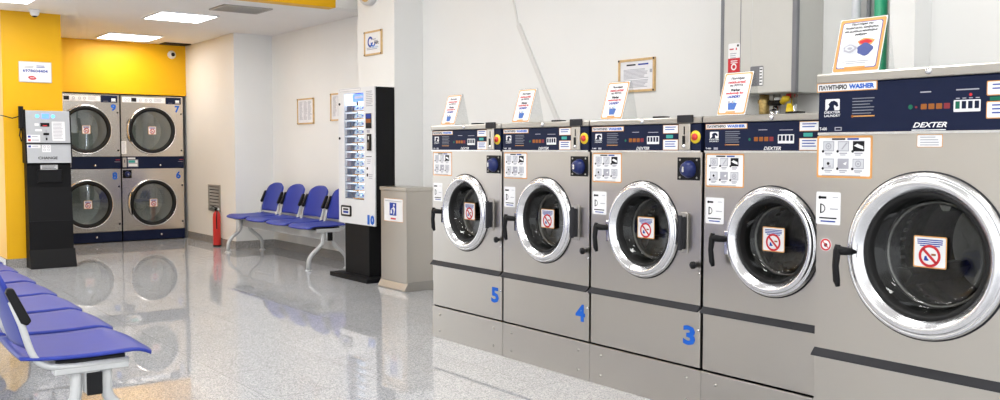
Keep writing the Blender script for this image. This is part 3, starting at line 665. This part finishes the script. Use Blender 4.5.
# cabinet: shallow box with an opening for the lit window
wx0, wx1, wz0, wz1 = -L+.118, -L+.488, .735, 1.712
cb = MB()
cb.box(-L, L, .012, .205, .507, .515, 'black_matte').box(L-.006, L, .012, .205, .507, 1.755, 'black_matte').box(-L, -L+.006, .012, .205, .507, 1.755, 'black_matte').box(-L, L, .012, .205, 1.749, 1.757, 'cabwhite').box(-L, L, .197, .205, .507, 1.755, 'black_matte')
cb.build('cabinet', t)
fr = MB(); 
fr.box(-L, wx0, -.0, .014, .507, 1.760, 'cabwhite').box(wx1, L, -.0, .014, .507, 1.760, 'cabwhite').box(wx0, wx1, -.0, .014, .507, wz0, 'cabwhite').box(wx0, wx1, -.0, .014, wz1, 1.760, 'cabwhite')
fr.build('door', t)
sh = MB().box(wx0, wx1, .150, .155, wz0, wz1, 'boxlight'); sh.build('light_panel', t)
MB().box(wx0, wx1, .004, .007, wz0, wz1, 'showglass').build('window', t)
for x in (wx1+.010,): MB().box(x-.006, x+.006, .018, .032, wz0, wz1, 'tubefill').build('added_fill_tube', t)  # added strip hidden behind the door frame, brightens the goods
MB().box(-L+.008, wx0-.03, .016, .15, wz0-.01, wz1+.01, 'cabwhite').build('inner_lining', t)
MB().box(wx1+.03, wx1+.045, .016, .15, wz0-.01, wz1+.01, 'cabwhite').build('inner_lining', t)
sv = MB(); N = 12; pitch = (wz1-wz0-.10)/N
for i in range(N):
    z = wz0+i*pitch+.006
    sv.box(wx0, wx1, .014, .15, z, z+.005, 'cabwhite')
    sv.box(wx0+.14, wx1-.004, .010, .014, z, z+.008, 'orange'); sv.box(wx0, wx0+.13, .010, .014, z, z+.008, 'packdark')
sv.build('shelves', t)
s = MB().P(-L+.265, wx1-.005, 1.632, 1.706, .0165-.004, 'screenblue', .02, .001).P(-L+.30, -L+.45, 1.66, 1.685, .0115, 'white', .01); s.build('lit_header', t)
s = MB().P(-L+.03, L-.25, 1.764-.03, 1.756, -.001, 'greytext').P(-L+.034, L-.254, 1.737, 1.753, -.0016, 'white').lines(L-.15, L-.03, 1.72, 9, .016, .007, -.001, 'greytext'); s.build('printed_label', t)
s = MB().box(-L+.535, -L+.632, -.006, 0, 1.385, 1.520, 'ledge').P(-L+.54, -L+.627, 1.475, 1.515, -.0068, 'bluetext').P(-L+.54, -L+.627, 1.435, 1.470, -.0068, 'amber').P(-L+.545, -L+.622, 1.392, 1.425, -.0068, 'black'); s.build('card_reader', t)
s = MB().P(-L+.545, -L+.60, 1.345, 1.372, -.001, 'greytext');s.build('slot_label', t)
s = MB().P(-L+.54, -L+.63, .985, 1.115, -.001, 'offwhite').lines(-L+.55, -L+.62, 1.105, 3, .016, .006, -.0016, 'greytext').disc(-L+.552, 1.025, .013, -.0016, 'blacktext');s.build('price_label', t)
s = MB().disc(-L+.552, .965, .015, -.001, 'blacktext').lines(-L+.575, -L+.65, .972, 3, .016, .006, -.001, 'greytext').lines(-L+.53, -L+.66, 1.135, 1, .016, .006, -.001, 'blacktext'); s.build('price_label', t)
s = MB().box(-L+.565, -L+.630, -.012, 0, 1.185, 1.335, 'black').P(-L+.585, -L+.605, 1.285, 1.315, -.0128, 'white').P(-L+.58, -L+.592, 1.20, 1.26, -.0128, 'steel'); s.build('coin_acceptor', t, .004)
s = MB().prism_y(rrect(-L+.052, -L+.248, .570, .672, .018), -.008, 0, 'black'); s.build('delivery_flap', t)
s = MB().P(-L+.075, -L+.225, .588, .655, -.0088, 'white', .006).P(-L+.10, -L+.20, .628, .645, -.0096, 'blacktext').P(-L+.10, -L+.20, .60, .62, -.0096, 'bluetext'); s.build('flap_label', t)
MB().text('1', -L+.548, -L+.590, .517, .605, -.0012, 'blueprint', .06).text('0', -L+.600, -L+.676, .517, .605, -.0012, 'blueprint', .07).build('number', t, label='blue number 10')
for z in (1.62, 1.30): MB().lathe_y(-L+.03, z, [(.012, 0), (.012, -.008), (.0001, -.010)], 'ledge', 12).build('lock', t)
# goods inside: one row of boxes and one of packets per shelf
def world_v(x, y, z): return (4.15+y, 7.64-x, z)
proto = {}
for i in range(N):
    z = wz0+i*pitch+.0115
    for k, (x, m, w) in enumerate(((wx0+.045, 'packmauve' if i in (1, 2, 4, 5, 6) else 'packdark', .066), (wx0+.108, 'packdark', .044), (wx0+.165, 'packblue', .036), (wx0+.212, 'packwhite', .030), (wx0+.258, 'packblue', .034), (wx0+.305, 'packwhite', .036), (wx0+.343, 'packblue', .028))):
        kind = 'box' if k < 2 else 'packet'
        if (k, m) not in proto:
            b = MB(); h = pitch*(.70 if k < 2 else .72)
            if k < 2: b.box(-w/2, w/2, -.03, .03, 0, h, m)
            else: b.prism_x([(-.02, 0), (-.024, h*.3), (-.012, h*.85), (-.004, h), (.004, h), (.012, h*.85), (.02, h*.3), (.016, 0)], -w/2, w/2, m); b.P(-w*.3, w*.3, h*.35, h*.6, -.025, 'packwhite' if m == 'packblue' else 'blueprint', 0, .004)
            q = b.build('goods_'+kind); proto[(k, m)] = q
        else: q = proto[(k, m)].copy(); C.objects.link(q)
        q.location = world_v(x, .050, z); q.rotation_euler = (0, 0, R90)
        if k < 2: tag(q, 'small dark box in the left columns behind the vending machine window', 'box', 'dark boxes in the vending machine')
        else: tag(q, 'slim blue or white packet in the bright columns behind the vending machine window', 'packet', 'packets in the vending machine')

# ------------------------------------------------------------------ steel bin
t = thing('waste_bin', 'brushed steel waste bin with a blue litter pictogram sign beside the vending machine', 'bin', (4.10, 6.893, 0), R90)
MB().box(-.215, .215, .0, .26, .07, .845, 'steel').build('body', t, .004)
MB().box(-.222, .222, -.008, .266, .845, .876, 'steel').build('lid', t, .004)
MB().prism_x([(-.03, .0), (-.03, .012), (.0, .062), (.0, .075), (.262, .075), (.27, .055), (.27, 0)], -.226, .226, 'steel_dim').build('base', t, .003)
s = MB().P(-.158, .158, .578, .778, -.0010, 'orange').P(-.155, .155, .582, .775, -.0016, 'white').P(-.135, .135, .752, .757, -.0022, 'greytext')
s.P(-.062, .050, .632, .742, -.0022, 'bluetext').P(-.045, .04, .598, .612, -.0022, 'redtext')
s.disc(.012, .722, .011, -.0028, 'white', .0004, 12)
s.add([(a, -.0028, b) for a, b in ((-.005, .712), (.012, .705), (.030, .690), (.024, .668), (.012, .640), (.000, .640), (.008, .668), (.0, .690))], [tuple(range(8))], 'white').add([(a, -.0028, b) for a, b in ((-.005, .700), (-.035, .686), (-.032, .680), (.0, .690))], [(0, 1, 2, 3)], 'white').P(-.045, -.022, .648, .676, -.0028, 'white')
s.build('sign', t, label='white sign with a blue litter pictogram')

# ------------------------------------------------------------------ framed notices
def notice(label, loc, w, h, kind, name='framed_notice'):
    t = thing(name, label, 'notice', loc, R90)
    f = MB(); b = .016
    f.box(-w/2, w/2, -.016, 0, -h/2, -h/2+b, 'wood').box(-w/2, w/2, -.016, 0, h/2-b, h/2, 'wood').box(-w/2, -w/2+b, -.016, 0, -h/2+b, h/2-b, 'wood').box(w/2-b, w/2, -.016, 0, -h/2+b, h/2-b, 'wood')
    f.build('frame', t)
    for sx in (-1, 1):
        for sz in (-1, 1): MB().lathe_y(sx*(w/2-b/2), sz*(h/2-b/2), [(.007, -.016), (.007, -.019), (.0001, -.020)], 'ledge', 10).build('corner_pin', t)
    s = MB().box(-w/2+b, w/2-b, -.008, 0, -h/2+b, h/2-b, 'offwhite' if kind != 'logo' else 'white'); y = -.0088
    if kind == 'text':
        s.P(-w*.28, -w*.03, h*.30, h*.345, y, 'blacktext').P(w*.04, w*.32, h*.30, h*.345, y, 'bluetext')
        s.lines(-w*.36, w*.34, h*.19, 8, h*.038, h*.017, y, 'greytext', .2); s.lines(-w*.36, w*.36, -h*.14, 6, h*.040, h*.018, y, 'greytext', .35)
        s.P(w*.36, w*.42, h*.06, h*.16, y, 'greytext')
    elif kind == 'table':
        for c in range(3): s.lines(-w*.38+c*w*.26, -w*.38+c*w*.26+w*.22, h*.38, 17, h*.043, h*.018, y, 'greytext', .4)
    else:
        s.ring(-w*.16, h*.06, .030, .050, y, 'bluetext', 24, PI*.15, PI*1.95); s.ring(-.0, h*.02, .026, .044, y-.0004, 'blueprint', 24, PI, 2*PI)
        s.P(-w*.02, w*.16, h*.13, h*.17, y, 'greytext'); s.P(w*.06, w*.26, -.0*h, h*.09, y, 'greytext'); s.text('net', w*.08, w*.32, -h*.07, h*.05, y-.0008, 'blacktext', .02)
        s.lines(-w*.36, w*.34, -h*.17, 2, h*.06, h*.03, y, 'greytext', .2); s.lines(-w*.1, w*.36, -h*.13, 2, h*.06, h*.02, y-.0006, 'packblue', .2)
    s.build('sheet', t); return t
notice('framed notice of printed text behind the leaning sign of washer 3', (4.66, 4.565, 1.708), .345, .228, 'text')
notice('framed sheet of small print on the wall above the blue seats', (4.70, 9.82, 1.628), .42, .292, 'table')
notice('framed sheet of small print partly hidden behind the vending machine', (4.70, 8.99, 1.65), .42, .295, 'table')
notice('small framed sign with a blue logo on the white pillar', (4.36, 7.67, 2.185), .325, .225, 'logo', 'framed_sign')
t = thing('wall_disc', 'round tan disc with grey rim high on the white pillar', 'wall fixture', (4.36, 7.715, 2.70), R90)
MB().lathe_y(0, 0, [(.165, 0), (.165, -.05), (.155, -.062), (.14, -.064), (.135, -.055)], 'shell').build('rim', t)
MB().lathe_y(0, 0, [(.137, -.056), (.06, -.03), (.04, -.028), (.03, -.036), (.0001, -.042)], 'tan').build('cone', t)

# ------------------------------------------------------------------ air grille, extinguisher
t = thing('wall_grille', 'steel louvred air grille low on the white wall', 'vent', (4.25, 11.52, .583), R90)
f = MB(); w, h = .20, .166
f.box(-w, w, -.014, 0, -h, -h+.025, 'steel_dim').box(-w, w, -.014, 0, h-.025, h, 'steel_dim').box(-w, -w+.03, -.014, 0, -h+.025, h-.025, 'steel_dim').box(w-.03, w, -.014, 0, -h+.025, h-.025, 'steel_dim')
f.build('frame', t)
f = MB().box(-w+.03, w-.03, -.002, 0, -h+.025, h-.025, 'darkgap')
for i in range(7): z = -h+.034+i*.040; f.prism_x([(-.014, z), (-.002, z+.026), (-.002, z+.029), (-.014, z+.003)], -w+.03, w-.03, 'steel_dim')
f.build('louvres', t)
t = thing('fire_extinguisher', 'red fire extinguisher standing by the wall beside the blue seats', 'fire extinguisher', (4.165, 11.235, 0))
MB().lathe_z(0, 0, [(.0001, .0), (.043, .0), (.047, .008), (.047, .36), (.043, .40), (.030, .425), (.02, .432), (.02, .445)], 'red').build('cylinder', t)
MB().lathe_z(0, 0, [(.050, .0), (.050, .018), (.043, .02)], 'black').build('foot', t)
MB().lathe_z(0, 0, [(.022, .44), (.026, .445), (.026, .47), (.014, .478), (.0001, .478)], 'black').tube([(0, -.01, .472), (-.05, -.03, .492), (-.075, -.035, .488)], .008, 'black').build('valve', t)
MB().tube([(.0, -.02, .455), (-.02, -.065, .44), (-.03, -.072, .34), (-.025, -.068, .22)], .007, 'black').build('hose', t)
MB().lathe_z(0, 0, [(.0555, .20), (.0555, .30)], 'white').build('printed_label', t) if False else None
MB().lathe_y(.012, .458, [(.014, -.024), (.014, -.032), (.0001, -.033)], 'white', 14).build('gauge', t)

# ------------------------------------------------------------------ seats
def bez(p0, p1, p2, p3, n=10):
    p0, p1, p2, p3 = map(Vector, (p0, p1, p2, p3))
    return [p0*(1-t)**3+3*p1*t*(1-t)**2+3*p2*t*t*(1-t)+p3*t**3 for t in [i/n for i in range(n+1)]]
def grid_slab(fn, nu, nv, th, m):
    """closed slab from a surface fn(u,v)->(pos, normal)"""
    top = []; bot = []
    for j in range(nv+1):
        for i in range(nu+1):
            p, nrm = fn(i/nu*2-1, j/nv); top.append(p); bot.append(p-nrm*th)
    N = len(top); f = []; W = nu+1
    for j in range(nv):
        for i in range(nu):
            a, b, c, d = j*W+i, j*W+i+1, (j+1)*W+i+1, (j+1)*W+i
            f.append((a, b, c, d)); f.append((N+d, N+c, N+b, N+a))
    ed = [i for i in range(W)]+[j*W+nu for j in range(1, nv+1)]+[nv*W+i for i in range(nu-1, -1, -1)]+[j*W for j in range(nv-1, 0, -1)]
    for k in range(len(ed)):
        a, b = ed[k], ed[(k+1) % len(ed)]; f.append((b, a, N+a, N+b))
    return top+bot, f
def seat_pan(cx):
    def fn(u, v):           # v 0 front .. 1 rear
        y = -.235+.475*v
        d = max(0, (.22-v)/.22)
        hw = .262*(1-.07*d**2.5)*(1-.06*v)
        zc = .447-.030*d**2-.010*math.sin(PI*min(1, v))+.018*max(0, v-.75)*4*max(0, v-.75)+.006*u*u
        yy = y+.022*abs(u)**4*d
        return Vector((cx+hw*u, yy, zc)), Vector((0, -.25*d, 1)).normalized()
    return grid_slab(fn, 12, 16, .010, 'blue')
def back_panel(cx, grow=0., dy=0.):
    def fn(u, v):           # v 0 bottom .. 1 top
        k = max(0, (v-.62)/.38); kb = max(0, (.14-v)/.14)
        hw = (.218+grow)*(1-.36*k**4.5)*(1-.10*kb**2)
        z = .482-grow*.7+(.325+grow*1.6)*v-.020*abs(u)**3*k
        y = .222+.085*v+.02*v*v-.022*u*u+dy
        return Vector((cx+hw*u, y, z)), Vector((0, -1, .3)).normalized()
    return grid_slab(fn, 12, 16, .012, 'blue')
def bench(label, loc, rotz):
    t = thing('seat_row', label, 'seat row', loc, rotz, 'rows of blue waiting seats')
    MB().box(-1.10, 1.10, -.026, .026, .296, .376, 'greytube').build('beam', t, .004)
    for sx in (-1, 1): MB().box(min(sx*1.10, sx*1.112), max(sx*1.10, sx*1.112), -.027, .027, .294, .378, 'black').build('end_cap', t, .003)
    for i in range(4):
        cx = -.84+.56*i
        v, f = seat_pan(cx); MB().add(v, f, 'blue', True).build('seat', t)
        MB().box(cx-.235, cx+.235, -.120, .125, .398, .430, 'black').build('seat_underplate', t, .006)
        v, f = back_panel(cx); MB().add(v, f, 'blue', True).build('backrest', t)
        for sx in (-1, 1):
            x = cx+sx*.232
            MB().tube([(x, -.13, .402), (x, .06, .402), (x, .115, .406)]+[tuple(p) for p in bez((x, .115, .406), (x, .175, .412), (x, .195, .44), (x, .212, .50), 6)][1:]+[(x, .232, .575), (x, .262, .66)], .0125, 'greytube', 10).build('arm_tube', t)
            MB().prism_x([(.200, .586), (.214, .570), (.236, .580), (.282, .692), (.276, .710), (.256, .708)], x-.016, x+.016, 'black').build('arm_bracket', t, .006)
    for sx in (-1, 1):
        x = sx*1.055
        MB().box(x-.028, x+.028, -.13, .13, .376, .398, 'greytube').build('leg_cap', t, .004)
        for sy in (-1, 1):
            p = [(x, sy*.053, .384), (x, sy*.053, .30)]+[tuple(q) for q in bez((x, sy*.053, .30), (x, sy*.055, .22), (x, sy*.185, .19), (x, sy*.205, .105), 10)][1:]+[(x, sy*.21, .02)]
            lg = MB().tube(p, .021, 'greytube', 14).build('leg', t)
            MB().lathe_z(x, sy*.21, [(.0001, 0), (.034, 0), (.034, .008), (.026, .018), (.0001, .02)], 'greytube', 18).build('foot', lg)
    return t
b1 = bench('row of four blue seats on grey legs along the white wall', (4.225, 9.43, 0), R90)
b2 = copy_tree(b1); b2.location = (.880, 4.715, 0); b2.rotation_euler = (0, 0, PI/2-.010); b2['label'] = 'nearest row of blue seats, cut off at the lower left edge'
b3 = copy_tree(b1); b3.location = (.905, 6.97, 0); b3.rotation_euler = (0, 0, PI/2-.010); b3['label'] = 'row of blue seats just beyond the nearest row, towards the yellow column'

# ------------------------------------------------------------------ water heater, pipes, trunking
t = thing('water_heater', 'beige grey water heater box on the wall behind the washers', 'water heater', (4.6595, 3.370, 1.516), R90)
MB().box(-.255, .255, -.245, .0, 0, .98, 'heater').build('casing', t, .006)
MB().box(-.262, -.240, -.262, -.02, -.004, .98, 'heatdark').box(.232, .262, -.262, -.232, -.004, .98, 'heatdark').build('corner_trim', t, .005)
MB().box(-.240, .232, -.256, -.244, .006, .98, 'heater').box(-.122, -.117, -.2575, -.255, .006, .98, 'heatdark').box(-.04, -.038, -.2575, -.255, .006, .98, 'shell').build('front_cover', t, .002)
s = MB().P(-.205, -.120, .132, .302, -.2585, 'white', .01).P(-.205, -.120, .132, .215, -.2592, 'redtext').P(-.195, -.165, .265, .272, -.2592, 'redtext').P(-.150, -.142, .262, .275, -.2592, 'redtext').disc(-.135, .287, .007, -.2592, 'black').lines(-.19, -.14, .245, 3, .012, .005, -.2592, 'greytext').ring(-.162, .165, .012, .020, -.26, 'white', 14).lines(-.185, -.135, .202, 2, .011, .005, -.26, 'white'); s.build('warning_tag', t, label='white and red tag')
s = MB().P(-.045, .045, .045, .158, -.2585, 'heatdark', .006).P(.02, .042, .05, .15, -.2592, 'white').lines(.022, .04, .14, 5, .018, .006, -.26, 'blacktext'); s.build('grey_label', t)
MB().tube([(-.02, -.16, 0), (-.02, -.16, -.06), (-.015, -.16, -.25)], [.028, .030, .026], 'brass').lathe_z(-.02, -.16, [(.036, -.03), (.036, -.05)], 'brass', 8).lathe_z(-.018, -.16, [(.036, -.12), (.036, -.15)], 'brass', 8).build('brass_pipe', t)
MB().tube([(.045, -.13, 0), (.045, -.13, -.25)], .022, 'chrome_soft').tube([(.02, -.16, -.05), (.10, -.17, -.05)], .016, 'black').tube([(.045, -.14, -.09), (.06, -.20, -.10), (.085, -.20, -.13)], .012, 'chrome').tube([(.05, -.15, -.03), (.09, -.15, -.03)], .014, 'white').build('valve_pipe', t)
MB().tube([(.175, -.15, .0), (.175, -.15, -.25)], .018, 'chrome_soft').build('gas_pipe', t)
MB().tube([(.115, -.17, -.05), (.135, -.18, -.03), (.16, -.175, -.03)], [.018, .02, .014], 'yel').tube([(.17, -.185, -.06), (.175, -.19, -.10), (.185, -.19, -.165)], [.014, .022, .02], 'yel').build('yellow_lever', t)
MB().tube([(.13, -.15, -.012), (.19, -.15, -.012)], .014, 'redtext').build('red_cap', t)
def pipe(label, x, y, r, m):
    t = thing('wall_pipe', label, 'pipe', (x, y, .0), R90)
    MB().lathe_z(0, 0, [(.0001, 0), (r, 0), (r, HZ), (.0001, HZ)], m, 20).build('pipe', t)
    k = MB()
    for z in (.6, 1.6, 2.4): k.lathe_z(0, 0, [(r, z-.012), (r+.004, z-.012), (r+.004, z+.012), (r, z+.012)], 'chrome_soft', 20)
    k.build('clamp', t)
pipe('pale grey vertical pipe behind the sign on the largest washer', 4.58, 2.865, .024, 'pipegrey')
pipe('thin dark vertical pipe just right of the pale grey pipe', 4.62, 2.815, .012, 'heatdark')
pipe('green vertical pipe behind the sign on the largest washer', 4.58, 2.722, .033, 'pipegreen')
t = thing('cable_trunking', 'white cable trunking running down the white wall aslant', 'trunking', (4.66, 5.7, 0))
def strip(pa, pb, w, d, m):
    (y0, z0), (y1, z1) = pa, pb; dx = Vector((y1-y0, z1-z0)).normalized(); nx = Vector((-dx.y, dx.x))*w/2
    pts = [(y0+nx.x, z0+nx.y), (y1+nx.x, z1+nx.y), (y1-nx.x, z1-nx.y), (y0-nx.x, z0-nx.y)]
    return MB((-4.66+4.66, 0, 0)).prism_x([(p[0]-5.7, p[1]) for p in pts], -d, 0, m)
strip((6.18, HZ), (5.878, 2.17), .018, .008, 'trunk').build('thin_strip', t)
strip((5.872, 2.19), (5.255, 1.20), .038, .018, 'trunk').build('duct', t)

# ------------------------------------------------------------------ camera, light from the street, render look
cam = bpy.data.cameras.new('camera'); co = bpy.data.objects.new('camera', cam); C.objects.link(co); S.camera = co
yaw, pitch, roll = .6505, .0544, .0013
fw = Vector((math.sin(yaw)*math.cos(pitch), math.cos(yaw)*math.cos(pitch), -math.sin(pitch)))
rt = Vector((math.cos(yaw), -math.sin(yaw), 0)); up = rt.cross(fw)
r2 = rt*math.cos(roll)+up*math.sin(roll); u2 = -rt*math.sin(roll)+up*math.cos(roll)
co.matrix_world = Matrix(((r2.x, u2.x, -fw.x, 0), (r2.y, u2.y, -fw.y, 0), (r2.z, u2.z, -fw.z, 1.2), (0, 0, 0, 1)))
cam.sensor_width = 36; cam.lens = 932.97*36/1000; cam.clip_start = .05
w = bpy.data.worlds.new('daylight'); S.world = w; w.use_nodes = True
bg = w.node_tree.nodes['Background']; bg.inputs['Color'].default_value = (.95, .975, 1, 1); bg.inputs['Strength'].default_value = 1.5
S.view_settings.view_transform = 'Standard'; S.view_settings.look = 'None'
S.view_settings.gamma = 1; S.view_settings.use_curve_mapping = False; S.view_settings.exposure = 0.42
